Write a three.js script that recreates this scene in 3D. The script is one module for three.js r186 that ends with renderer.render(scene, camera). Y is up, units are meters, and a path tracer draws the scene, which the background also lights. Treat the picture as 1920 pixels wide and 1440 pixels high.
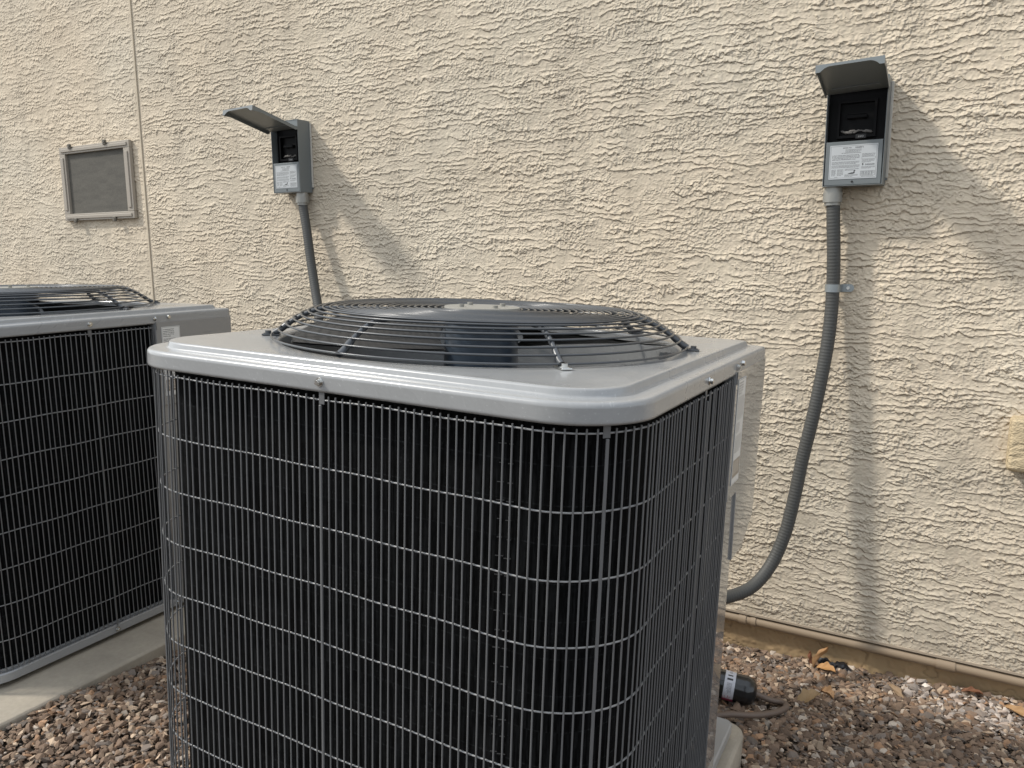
import * as THREE from 'three';
import { RoundedBoxGeometry } from 'three/addons/geometries/RoundedBoxGeometry.js';
import { ConvexGeometry } from 'three/addons/geometries/ConvexGeometry.js';
import { mergeGeometries, mergeVertices, toCreasedNormals } from 'three/addons/utils/BufferGeometryUtils.js';

const V3 = (x, y, z) => new THREE.Vector3(x, y, z);
const scene = new THREE.Scene();

// ------------------------------------------------------------------ camera
const camera = new THREE.PerspectiveCamera(52.124, 4 / 3, 0.05, 300);
camera.position.set(1.2373, 1.1241, 2.2257);
camera.quaternion.setFromRotationMatrix(new THREE.Matrix4().makeBasis(
  V3(0.86104, -0.00501, -0.50852), V3(-0.07888, 0.98654, -0.14327), V3(0.50239, 0.16347, 0.84905)));
camera.updateMatrixWorld(true);
scene.add(camera);

// ------------------------------------------------------------------ renderer, sky and sun
const renderer = new THREE.WebGLRenderer({ antialias: true });
renderer.setSize(1024, 768);
renderer.toneMapping = THREE.LinearToneMapping;
renderer.toneMappingExposure = 1.17;
renderer.shadowMap.enabled = true;

const sunDir = V3(-0.617, 0.709, 0.339).normalize();
{
  const w = 256, h = 128, d = new Float32Array(w * h * 4);
  for (let j = 0; j < h; j++) for (let i = 0; i < w; i++) {
    const lat = ((j + 0.5) / h - 0.5) * Math.PI, lon = ((i + 0.5) / w - 0.5) * 2 * Math.PI;
    const x = Math.cos(lat) * Math.cos(lon), y = Math.sin(lat), z = Math.cos(lat) * Math.sin(lon);
    const up = Math.max(y, 0), c = x * sunDir.x + y * sunDir.y + z * sunDir.z;
    const glow = 0.9 * Math.exp((c - 1) * 14) + 0.35 * Math.exp((c - 1) * 3);
    const haze = Math.exp(-up * 3.2);
    let r = 0.68 + 0.28 * haze + glow, g = 0.76 + 0.24 * haze + glow * 0.98, b = 0.88 + 0.14 * haze + glow * 0.92;
    if (y < 0) { const k = Math.max(0.25, 1 + y * 2.5); r = 0.76 * k; g = 0.82 * k * 0.98; b = 0.9 * k * 0.92; }
    const o = (j * w + i) * 4; d[o] = r; d[o + 1] = g; d[o + 2] = b; d[o + 3] = 1;
  }
  const t = new THREE.DataTexture(d, w, h, THREE.RGBAFormat, THREE.FloatType);
  t.mapping = THREE.EquirectangularReflectionMapping; t.magFilter = THREE.LinearFilter; t.minFilter = THREE.LinearFilter; t.needsUpdate = true;
  scene.background = t; scene.environment = t;
}
const sun = new THREE.DirectionalLight(new THREE.Color(1, 0.945, 0.86), 2.65);
sun.position.copy(sunDir).multiplyScalar(12).add(V3(0, 0.5, 0.7)); sun.target.position.set(0, 0.5, 0.7);
sun.castShadow = true; sun.shadow.radius = 8.5; sun.shadow.mapSize.set(2048, 2048);
Object.assign(sun.shadow.camera, { left: -5, right: 5, top: 5, bottom: -5, near: 0.5, far: 30 });
scene.add(sun, sun.target);

// ------------------------------------------------------------------ helpers
function rng(seed) { let a = seed >>> 0; return () => { a = (a + 0x6D2B79F5) | 0; let t = Math.imul(a ^ (a >>> 15), 1 | a); t = (t + Math.imul(t ^ (t >>> 7), 61 | t)) ^ t; return ((t ^ (t >>> 14)) >>> 0) / 4294967296; }; }
const PERM = new Float32Array(65536); { const r = rng(77); for (let i = 0; i < 65536; i++) PERM[i] = r() * 2 - 1; }
function vn(x, y) {                                       // value noise, -1..1
  const xi = Math.floor(x), yi = Math.floor(y); let fx = x - xi, fy = y - yi;
  fx = fx * fx * fx * (fx * (fx * 6 - 15) + 10); fy = fy * fy * fy * (fy * (fy * 6 - 15) + 10);
  const h = (a, b) => PERM[((a * 7919) ^ (b * 104729) ^ ((a * b) & 0xff) * 31) & 65535];
  const a = h(xi, yi), b = h(xi + 1, yi), c = h(xi, yi + 1), d = h(xi + 1, yi + 1);
  return a + (b - a) * fx + (c - a) * fy + (a - b - c + d) * fx * fy;
}
function fbm(x, y, n) { let s = 0, a = 0.55, t = 0; for (let i = 0; i < n; i++) { s += a * vn(x + i * 17.3, y + i * 9.1); t += a; a *= 0.52; x *= 2.03; y *= 2.03; } return s / t; }
const sm = (a, b, x) => { x = Math.min(1, Math.max(0, (x - a) / (b - a))); return x * x * (3 - 2 * x); };
const used = {};
function numbered(n) { if (!(n in used)) { used[n] = 0; return n; } used[n]++; return n + '_' + String(used[n]).padStart(3, '0'); }
function tag(o, label, category, group) { if (label) o.userData.label = label; if (category) o.userData.category = category; if (group) o.userData.group = group; return o; }
function thing(name, label, category, group, pos) { const o = new THREE.Group(); o.name = numbered(name); if (pos) o.position.set(...pos); scene.add(o); return tag(o, label, category, group); }
function part(name, geo, mat, parent) { const m = new THREE.Mesh(geo, mat); m.name = name; m.castShadow = m.receiveShadow = true; if (parent) parent.add(m); return m; }
function merged(list) { return mergeGeometries(list.map((g) => { const k = g.index ? g.toNonIndexed() : g; for (const n of Object.keys(k.attributes)) if (!['position', 'normal', 'uv'].includes(n)) k.deleteAttribute(n); return k; })); }
function bx(w, h, d, x = 0, y = 0, z = 0, r = 0) { const g = r ? new RoundedBoxGeometry(w, h, d, 2, r) : new THREE.BoxGeometry(w, h, d); return g.translate(x, y, z); }
function rod(a, b, r, seg = 6) { const d = b.clone().sub(a), g = new THREE.CylinderGeometry(r, r, d.length(), seg, 1); g.applyQuaternion(new THREE.Quaternion().setFromUnitVectors(V3(0, 1, 0), d.normalize())); return g.translate((a.x + b.x) / 2, (a.y + b.y) / 2, (a.z + b.z) / 2); }
function sweep(pts, rad, radial = 8, closed = false) {    // pts: array of Vector3; rad: number or function of index
  const n = pts.length, P = [], I = []; let nrm = null;
  for (let i = 0; i < n; i++) {
    const a = pts[closed ? (i + n - 1) % n : Math.max(0, i - 1)], b = pts[closed ? (i + 1) % n : Math.min(n - 1, i + 1)], t = b.clone().sub(a).normalize();
    if (!nrm) { nrm = Math.abs(t.y) < 0.9 ? V3(0, 1, 0) : V3(1, 0, 0); }
    nrm = nrm.clone().addScaledVector(t, -nrm.dot(t)).normalize(); const bi = t.clone().cross(nrm), r = typeof rad === 'function' ? rad(i) : rad;
    for (let k = 0; k < radial; k++) { const a2 = k / radial * Math.PI * 2; P.push(pts[i].x + r * (nrm.x * Math.cos(a2) + bi.x * Math.sin(a2)), pts[i].y + r * (nrm.y * Math.cos(a2) + bi.y * Math.sin(a2)), pts[i].z + r * (nrm.z * Math.cos(a2) + bi.z * Math.sin(a2))); }
  }
  for (let i = 0; i < (closed ? n : n - 1); i++) for (let k = 0; k < radial; k++) { const a = i * radial + k, b = i * radial + (k + 1) % radial, j = (i + 1) % n, c = j * radial + k, d = j * radial + (k + 1) % radial; I.push(a, b, c, b, d, c); }
  const g = new THREE.BufferGeometry(); g.setAttribute('position', new THREE.Float32BufferAttribute(P, 3)); g.setAttribute('uv', new THREE.Float32BufferAttribute(new Float32Array(P.length / 3 * 2), 2)); g.setIndex(I); g.computeVertexNormals(); return g;
}
function spline(list, n) { return new THREE.CatmullRomCurve3(list.map((p) => V3(...p)), false, 'centripetal').getSpacedPoints(n); }
const col = (r, g, b) => new THREE.Color().setRGB(r, g, b);
function std(r, g, b, rough = 0.6, metal = 0, extra = {}) { return new THREE.MeshPhysicalMaterial({ color: col(r, g, b), roughness: rough, metalness: metal, ...extra }); }
function noiseTex(w, h, f, rep) {                         // f(u,v) -> 0..1 grey
  const d = new Uint8Array(w * h * 4);
  for (let j = 0; j < h; j++) for (let i = 0; i < w; i++) { const v = Math.max(0, Math.min(255, f(i / w, j / h) * 255)), o = (j * w + i) * 4; d[o] = d[o + 1] = d[o + 2] = v; d[o + 3] = 255; }
  const t = new THREE.DataTexture(d, w, h); t.magFilter = THREE.LinearFilter; t.minFilter = THREE.LinearFilter; t.wrapS = t.wrapT = THREE.RepeatWrapping; if (rep) t.repeat.set(...rep); t.needsUpdate = true; return t;
}
function colTex(w, h, f) {                                // f(u,v) -> sRGB triple 0..255
  const d = new Uint8Array(w * h * 4);
  for (let j = 0; j < h; j++) for (let i = 0; i < w; i++) { const c = f(i / w, j / h), o = (j * w + i) * 4; d[o] = c[0]; d[o + 1] = c[1]; d[o + 2] = c[2]; d[o + 3] = 255; }
  const t = new THREE.DataTexture(d, w, h); t.colorSpace = THREE.SRGBColorSpace; t.magFilter = THREE.LinearFilter; t.minFilter = THREE.LinearFilter; t.wrapS = t.wrapT = THREE.RepeatWrapping; t.needsUpdate = true; return t;
}
function canvasTex(w, h, draw) { const c = document.createElement('canvas'); c.width = w; c.height = h; draw(c.getContext('2d'), w, h); const t = new THREE.CanvasTexture(c); t.colorSpace = THREE.SRGBColorSpace; t.needsUpdate = true; return t; }
// lettering too small to read in the photograph: rows of tiny strokes, the way it looks there
function smallPrint(c, x, y, w, h, rows, seed, ink = '#2a2a2a') {
  const r = rng(seed), lh = h / rows; c.fillStyle = ink;
  for (let k = 0; k < rows; k++) { let p = x; const end = x + w * (k === rows - 1 ? 0.55 + 0.4 * r() : 0.93 + 0.07 * r()); while (p < end) { const ww = lh * (0.5 + 1.9 * r()); for (let q = p; q < Math.min(end, p + ww); q += lh * 0.34) c.fillRect(q, y + k * lh + lh * (0.12 + 0.15 * r()), lh * 0.2, lh * (0.35 + 0.25 * r())); p += ww + lh * 0.35; } }
}

// ------------------------------------------------------------------ ground
const groundY = (x, z) => -0.047 + 0.1 * Math.min(1.3, Math.max(-0.3, z)) + 0.04 * Math.min(1, Math.max(0, (x - 0.67) / 0.75)) * Math.max(0, 1 - z) + 0.024 * sm(0.15, -0.3, x) * sm(0.5, 1.0, z);
{
  const xs = [-60, -20, -8], zs = [-60, -20, -5, -0.3];
  for (let x = -4; x <= 3.01; x += 0.1) xs.push(x); xs.push(8, 20, 60);
  for (let z = -0.05; z <= 3.01; z += 0.1) zs.push(z); zs.push(8, 20, 60);
  const P = [], U = [], I = [];
  for (const z of zs) for (const x of xs) { P.push(x, groundY(x, z) - 0.006 + 0.004 * vn(x * 6, z * 6), z); U.push(x, z); }
  for (let j = 0; j < zs.length - 1; j++) for (let i = 0; i < xs.length - 1; i++) { const a = j * xs.length + i, b = a + 1, c = a + xs.length, d = c + 1; I.push(a, c, b, b, c, d); }
  const g = new THREE.BufferGeometry(); g.setAttribute('position', new THREE.Float32BufferAttribute(P, 3)); g.setAttribute('uv', new THREE.Float32BufferAttribute(U, 2)); g.setIndex(I); g.computeVertexNormals();
  const soil = colTex(256, 256, (u, v) => { const k = 0.8 + 0.35 * vn(u * 40, v * 40) + 0.25 * vn(u * 128, v * 128); return [92 * k, 80 * k, 68 * k]; });
  const m = part('ground', g, new THREE.MeshStandardMaterial({ map: soil, roughness: 1 }), scene); m.userData.kind = 'structure'; m.userData.label = 'brown soil bed under the gravel along the house wall';
}

// ------------------------------------------------------------------ the stucco house wall
const JOINT = -1.942;
function stuccoForm(x, y) {                                // relief in mm: long trowel drags that end in a ragged lip
  const wx = x + 0.006 * fbm(x / 0.05 + 3.1, y / 0.04, 2), wy = y;
  const big = fbm(wx / 0.25, wy / 0.062, 3), mid = fbm(wx / 0.050 + 40, wy / 0.028 + 7, 2), rag = fbm(x / 0.0145 + 12, y / 0.012, 2), fine = vn(x / 0.0068, y / 0.006);
  const ph = wy / 0.0190 + 1.35 * big + 0.55 * mid + 0.33 * rag + 0.13 * fine;
  const id = Math.floor(ph), f = ph - id;
  const lip = (0.30 * (1 - f) + 0.70 * Math.exp(-f * 6.5)) * (1 - sm(0.945, 1, f)) + sm(0.945, 1, f);
  const m1 = 0.10 + 0.90 * sm(-0.34, 0.14, fbm(wx / 0.075 + id * 5.7, wy / 0.2 + id * 3.3, 2));
  return 3.7 * m1 * lip + 1.0 * fbm(x / 0.15, y / 0.12, 2);
}
function stuccoGrain(x, y) {                               // crumbs and minor lips between the drags, mm
  const fine = vn(x / 0.0072 + 9, y / 0.0064);
  const ph2 = y / 0.0122 + 1.3 * fbm(x / 0.09 + 11, y / 0.028 + 5, 2) + 0.7 * fbm(x / 0.019, y / 0.013, 2) + 0.22 * fine;
  const id2 = Math.floor(ph2), f2 = ph2 - id2, lip = Math.exp(-f2 * 3.2) * (1 - sm(0.88, 1, f2)) + sm(0.88, 1, f2);
  const m2 = sm(-0.2, 0.3, fbm(x / 0.04 + id2 * 4.1, y / 0.07 + id2 * 2.9, 2)) * sm(-0.35, 0.15, vn(x / 0.10 + 8, y / 0.06));
  const gr = 0.3 + 0.7 * sm(-0.25, 0.3, fbm(x / 0.08 + 90, y / 0.05, 2));
  const crumb = sm(0.05, 0.5, fbm(x / 0.0105 + 61, y / 0.0090 + 4, 2));
  return 2.0 * m2 * lip + 2.2 * gr * crumb + 1.3 * gr * vn(x / 0.0052 + 50, y / 0.0046) + 0.4 * gr * vn(x / 0.0030, y / 0.0028);
}
const wall = thing('house_wall', 'tall beige house wall in rough trowelled stucco behind the two condensers', 'wall');
{
  const Y0 = 0.074, Y1 = 2.75;
  const spans = [[-4.4, JOINT - 0.0045, 1024, 1100, 0.0060], [JOINT + 0.0045, 0.2, 1500, 1900, 0.0034], [0.2, 2.4, 1500, 1900, 0.0032]];
  for (const [a, b, w, h, cell] of spans) {
    const d = new Uint8Array(w * h * 4);
    for (let j = 0; j < h; j++) for (let i = 0; i < w; i++) {
      const x = a + (b - a) * (i + 0.5) / w, y = Y0 + (Y1 - Y0) * (j + 0.5) / h, v = (stuccoGrain(x, y) + 0.8 * stuccoForm(x, y) - 1.6) * (sm(0.006, 0.03, Math.abs(x - JOINT)) * 0.8 + 0.2);
      const o = (j * w + i) * 4, q = Math.max(0, Math.min(255, (v + 3) / 7 * 255)); d[o] = d[o + 1] = d[o + 2] = q; d[o + 3] = 255;
    }
    const bump = new THREE.DataTexture(d, w, h); bump.magFilter = bump.minFilter = THREE.LinearFilter; bump.needsUpdate = true;
    // the sheet itself carries the trowel relief: fine cells where the camera sees it, coarse ones beyond
    const xs = [], ys = []; for (let x = a; x < b - 1e-6; x += (x > 1.72 || x < -3.5 ? 0.02 : cell)) xs.push(x); xs.push(b);
    for (let y = Y0; y < Y1 - 1e-6; y += (y > 2.42 ? 0.02 : cell)) ys.push(y); ys.push(Y1);
    const nx = xs.length, ny = ys.length, P = new Float32Array(nx * ny * 3 + (2 * (nx + ny) - 4) * 6), U = new Float32Array(P.length / 3 * 2), I = []; let o = 0, u = 0;
    for (const y of ys) for (const x of xs) {
      const edge = Math.min(1, (y - Y0) / 0.008), dj = sm(0.006, 0.032, Math.abs(x - JOINT)) * 0.8 + 0.2;
      P[o++] = x; P[o++] = y; P[o++] = 0.001 * (stuccoForm(x, y) * dj - 1.4) * (0.3 + 0.7 * edge); U[u++] = (x - a) / (b - a); U[u++] = (y - Y0) / (Y1 - Y0);
    }
    for (let j = 0; j < ny - 1; j++) for (let i = 0; i < nx - 1; i++) { const q = j * nx + i; I.push(q, q + 1, q + nx, q + 1, q + nx + 1, q + nx); }
    // returns along the four edges, so the sheet has thickness
    const ring = []; for (let i = 0; i < nx; i++) ring.push(i); for (let j = 1; j < ny; j++) ring.push(j * nx + nx - 1); for (let i = nx - 2; i >= 0; i--) ring.push((ny - 1) * nx + i); for (let j = ny - 2; j > 0; j--) ring.push(j * nx);
    const base = nx * ny, rn = ring.length; ring.forEach((q, k) => { for (const back of [0, 1]) { const v = base + k * 2 + back; P[v * 3] = P[q * 3]; P[v * 3 + 1] = P[q * 3 + 1]; P[v * 3 + 2] = back ? -0.03 : P[q * 3 + 2]; U[v * 2] = U[q * 2]; U[v * 2 + 1] = U[q * 2 + 1]; } });
    for (let k = 0; k < rn; k++) { const p = base + k * 2, n = base + ((k + 1) % rn) * 2; I.push(p, p + 1, n, n, p + 1, n + 1); }
    const geo = new THREE.BufferGeometry(); geo.setAttribute('position', new THREE.BufferAttribute(P, 3)); geo.setAttribute('uv', new THREE.BufferAttribute(U, 2)); geo.setIndex(I); geo.computeVertexNormals();
    const cm = colTex(320, 320, (u, v) => {
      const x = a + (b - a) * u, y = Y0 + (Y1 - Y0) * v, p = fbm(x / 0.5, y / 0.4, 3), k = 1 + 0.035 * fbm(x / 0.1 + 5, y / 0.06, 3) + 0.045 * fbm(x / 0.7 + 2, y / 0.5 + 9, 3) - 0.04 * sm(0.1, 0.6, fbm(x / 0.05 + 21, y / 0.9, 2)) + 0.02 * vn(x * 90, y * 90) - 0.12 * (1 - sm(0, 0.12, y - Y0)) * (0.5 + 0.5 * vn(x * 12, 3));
      return [(201 + 2 * p) * k, (188.3 - 0.5 * p) * k, (168 - 2.5 * p) * k];
    });
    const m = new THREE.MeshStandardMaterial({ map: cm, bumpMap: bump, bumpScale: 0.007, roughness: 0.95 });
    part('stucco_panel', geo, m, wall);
  }
  const joint = merged([bx(0.0089, Y1 - Y0, 0.02, JOINT, (Y0 + Y1) / 2, -0.0125), bx(0.006, Y1 - Y0, 0.012, JOINT - 0.001, (Y0 + Y1) / 2, -0.0025, 0.001)]);
  part('control_joint', joint, std(0.57, 0.49, 0.375, 0.85), wall);
  part('weep_screed', merged([bx(6.8, 0.004, 0.035, -1, Y0 - 0.002, -0.0165), bx(6.8, 0.006, 0.003, -1, Y0 - 0.001, 0.0025)]), std(0.40, 0.33, 0.25, 0.7), wall);
  const fb = noiseTex(2048, 160, (u, v) => { const x = u * 6.8, y = v * 0.5, c = Math.abs(fbm(x / 0.09 + 3, y / 0.06, 3)); return 0.45 + 0.25 * fbm(x / 0.05, y / 0.035, 4) + 0.12 * vn(x / 0.009, y / 0.009) - 0.3 * (1 - sm(0, 0.05, c)); });
  const fc = colTex(2048, 160, (u, v) => { const x = u * 6.8, y = v * 0.5, c = Math.abs(fbm(x / 0.09 + 3, y / 0.06, 3)), low = sm(0.40, 0.30, y); const k = 0.95 + 0.08 * fbm(x / 0.16, y / 0.1, 3) - 0.10 * (1 - sm(0, 0.04, c)) - 0.20 * sm(0.0, 0.5, fbm(x / 0.12 + 9, y / 0.09, 3)) * low; return [176 * k, 150 * k, 114 * k]; });
  part('foundation', bx(6.8, 0.5, 0.2, -1, Y0 - 0.254, -0.122), new THREE.MeshStandardMaterial({ map: fc, bumpMap: fb, bumpScale: 0.009, roughness: 0.95 }), wall);
}

// ------------------------------------------------------------------ concrete pads
const padCol = colTex(256, 256, (u, v) => { const k = 0.95 + 0.07 * fbm(u * 12, v * 12, 4) + 0.03 * vn(u * 200, v * 200); return [170 * k, 161 * k, 146 * k]; });
const padMat = new THREE.MeshStandardMaterial({ map: padCol, roughness: 0.85 });

// ------------------------------------------------------------------ the condenser
const M = {
  paint: std(0.30, 0.305, 0.308, 0.34, 0, { clearcoat: 0.6, clearcoatRoughness: 0.07 }),
  panel: std(0.22, 0.225, 0.227, 0.2, 0, { clearcoat: 1, clearcoatRoughness: 0.03, ior: 1.6 }),
  wire: std(0.125, 0.127, 0.129, 0.4, 0), hoop: std(0.27, 0.27, 0.27, 0.3, 0),
  fanWire: std(0.055, 0.06, 0.066, 0.36, 0, { clearcoat: 0.3, clearcoatRoughness: 0.2 }),
  brace: std(0.125, 0.127, 0.129, 0.4, 0),
  motor: std(0.05, 0.068, 0.092, 0.3, 0, { clearcoat: 0.3 }),
  blade: std(0.05, 0.05, 0.05, 0.5, 0.3),
  steel: std(0.62, 0.62, 0.6, 0.25, 1),
  hub: std(0.26, 0.25, 0.22, 0.6, 0),
  dark: std(0.02, 0.02, 0.021, 0.7),
  coil: null,
};
{
  const t = colTex(512, 512, (u, v) => {
    let k = 16 + 10 * vn(u * 170, v * 9) + 5 * vn(u * 256, v * 60);
    const row = (v * 8) % 1; if (row < 0.03) k += 24 * (0.5 + 0.5 * vn(u * 200, Math.floor(v * 8) * 7));
    const pch = fbm(u * 6, v * 3, 3); if (pch > 0.3 && vn(u * 300, v * 160) > 0.66) k += 55 * (pch - 0.3);
    return [k, k * 1.03, k * 1.06];
  });
  const lt = colTex(1024, 1024, (u, v) => { let k = 1 + 0.03 * fbm(u * 14, v * 14, 4) + 0.012 * vn(u * 300, v * 300); const sp = vn(u * 420 + 7, v * 420); if (sp > 0.86) k *= 1 + 0.25 * (sp - 0.86) * 7; const sc = Math.abs(fbm(u * 9 + v * 30, v * 7 - u * 3, 2) - 0.12); if (sc < 0.0014 && vn(u * 20, v * 20) > 0.5) k *= 1.08; return [149 * k, 150 * k, 150 * k]; });
  M.lid = new THREE.MeshPhysicalMaterial({ map: lt, roughness: 0.42, clearcoat: 0.45, clearcoatRoughness: 0.12, roughnessMap: noiseTex(256, 256, (u, v) => 0.75 + 0.3 * fbm(u * 10, v * 10, 4)) });
  M.coil = new THREE.MeshPhysicalMaterial({ map: t, roughness: 0.9, specularIntensity: 0.12 });
}
const W2 = 0.4265, ZR = -0.394, ZF = 0.419, HT = 0.8365, RIM = 0.0262;
function roundRect(inset, n = 16) {                        // outline of the lid at an inset, three round corners and a near-square one at the rear right
  const x0 = -W2 + inset, x1 = W2 - inset, z0 = ZR + inset, z1 = ZF - inset, out = [];
  const R = Math.max(0.03, 0.112 - inset), rs = Math.max(0.006, 0.014 - inset * 0.2);
  const corner = (cx, cz, r, a0) => { for (let i = 0; i <= n; i++) { const a = a0 + (i / n) * Math.PI / 2; out.push([cx + r * Math.cos(a), cz + r * Math.sin(a)]); } };
  corner(x1 - R, z1 - R, R, 0); corner(x0 + R, z1 - R, R, Math.PI / 2); corner(x0 + R, z0 + R, R, Math.PI); corner(x1 - rs, z0 + rs, rs, 1.5 * Math.PI);
  // resample each straight side so that later rings can turn into a circle
  const res = []; const N = out.length;
  for (let i = 0; i < N; i++) { res.push(out[i]); const a = out[i], b = out[(i + 1) % N]; if ((i + 1) % (n + 1) === 0) for (let k = 1; k < 24; k++) res.push([a[0] + (b[0] - a[0]) * k / 24, a[1] + (b[1] - a[1]) * k / 24]); }
  return res;
}
const FR = 0.349;                                          // fan opening radius
const TOP = HT + 0.0108;
function lidGeometry() {
  const prof = [[0.006, HT - RIM + 0.004], [0.004, HT - RIM], [0.001, HT - RIM - 0.001], [0, HT - RIM + 0.002], [0, HT - RIM + 0.004], [0, HT - 0.0075], [0, HT - 0.0062], [0.0006, HT - 0.0038], [0.0022, HT - 0.0016], [0.0045, HT - 0.0004], [0.007, HT], [0.0085, HT], [0.0255, HT], [0.027, HT], [0.0285, HT + 0.0004], [0.0299, HT + 0.0018], [0.0306, HT + 0.0032], [0.0322, HT + 0.0078], [0.0331, HT + 0.0093], [0.0346, HT + 0.0104], [0.0366, TOP], [0.038, TOP], [0.044, TOP]];
  const rings = prof.map(([d, y]) => roundRect(d).map(([x, z]) => V3(x, y, z)));
  const last = roundRect(0.044);
  const circ = (r, y) => last.map(([x, z]) => { const a = Math.atan2(z, x); return V3(r * Math.cos(a), y, r * Math.sin(a)); });
  rings.push(circ(FR + 0.004, TOP + 0.0002), circ(FR + 0.0005, TOP - 0.001), circ(FR - 0.001, TOP - 0.005), circ(FR - 0.001, TOP - 0.15), circ(FR + 0.02, TOP - 0.16));
  const P = [], I = [], n = rings[0].length; for (const r of rings) for (const p of r) P.push(p.x, p.y, p.z);
  for (let j = 0; j < rings.length - 1; j++) for (let i = 0; i < n; i++) { const a = j * n + i, b = j * n + (i + 1) % n, c = a + n, d = b + n; I.push(a, c, b, b, c, d); }
  const g = new THREE.BufferGeometry(); g.setAttribute('position', new THREE.Float32BufferAttribute(P, 3)); g.setAttribute('uv', new THREE.Float32BufferAttribute(P.flatMap((v, i) => (i % 3 === 0 ? [v + 0.7 * P[i + 1], P[i + 2] + P[i + 1]] : [])), 2)); g.setIndex(I);
  g.computeVertexNormals(); return g;
}
// path of the wire guard: from the rear, round the left, the front and the right side to the service panel
const GI = 0.002, GR = 0.128;
function guardPath(inset, r0) {
  const x0 = -W2 + inset, x1 = W2 - inset, z0 = ZR + inset, z1 = ZF - inset, r = r0 - (inset - GI);
  const segs = [];
  const line = (ax, az, bx2, bz) => { const L = Math.hypot(bx2 - ax, bz - az); segs.push({ L, f: (s) => [ax + (bx2 - ax) * s / L, az + (bz - az) * s / L] }); };
  const arc = (cx, cz, a0, a1) => { const L = Math.abs(a1 - a0) * r; segs.push({ L, f: (s) => { const a = a0 + (a1 - a0) * s / L; return [cx + r * Math.cos(a), cz + r * Math.sin(a)]; } }); };
  line(0.16, z0, x0 + r, z0); arc(x0 + r, z0 + r, 1.5 * Math.PI, Math.PI); line(x0, z0 + r, x0, z1 - r); arc(x0 + r, z1 - r, Math.PI, Math.PI / 2);
  line(x0 + r, z1, x1 - r, z1); arc(x1 - r, z1 - r, Math.PI / 2, 0); line(x1, z1 - r, x1, -0.132);
  const total = segs.reduce((s, g) => s + g.L, 0);
  return { total, at(s) { for (const g of segs) { if (s <= g.L || g === segs[segs.length - 1]) return g.f(Math.min(s, g.L)); s -= g.L; } }, seg: segs.map((g) => g.L) };
}
const labelPanelTex = canvasTex(256, 900, (c, w, h) => {
  c.fillStyle = '#d9d9d6'; c.fillRect(0, 0, w, h); c.strokeStyle = '#555'; c.lineWidth = 3; c.strokeRect(8, 8, w - 16, h - 16);
  smallPrint(c, 20, 26, 150, 110, 5, 3); smallPrint(c, 20, 150, 216, 200, 11, 4); smallPrint(c, 20, 370, 120, 90, 5, 5); smallPrint(c, 20, 480, 216, 150, 8, 6);
  c.fillStyle = '#8a7f72'; c.fillRect(12, 690, w - 24, 150); smallPrint(c, 24, 705, 200, 110, 6, 8, '#e8e4dc');
});
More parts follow.
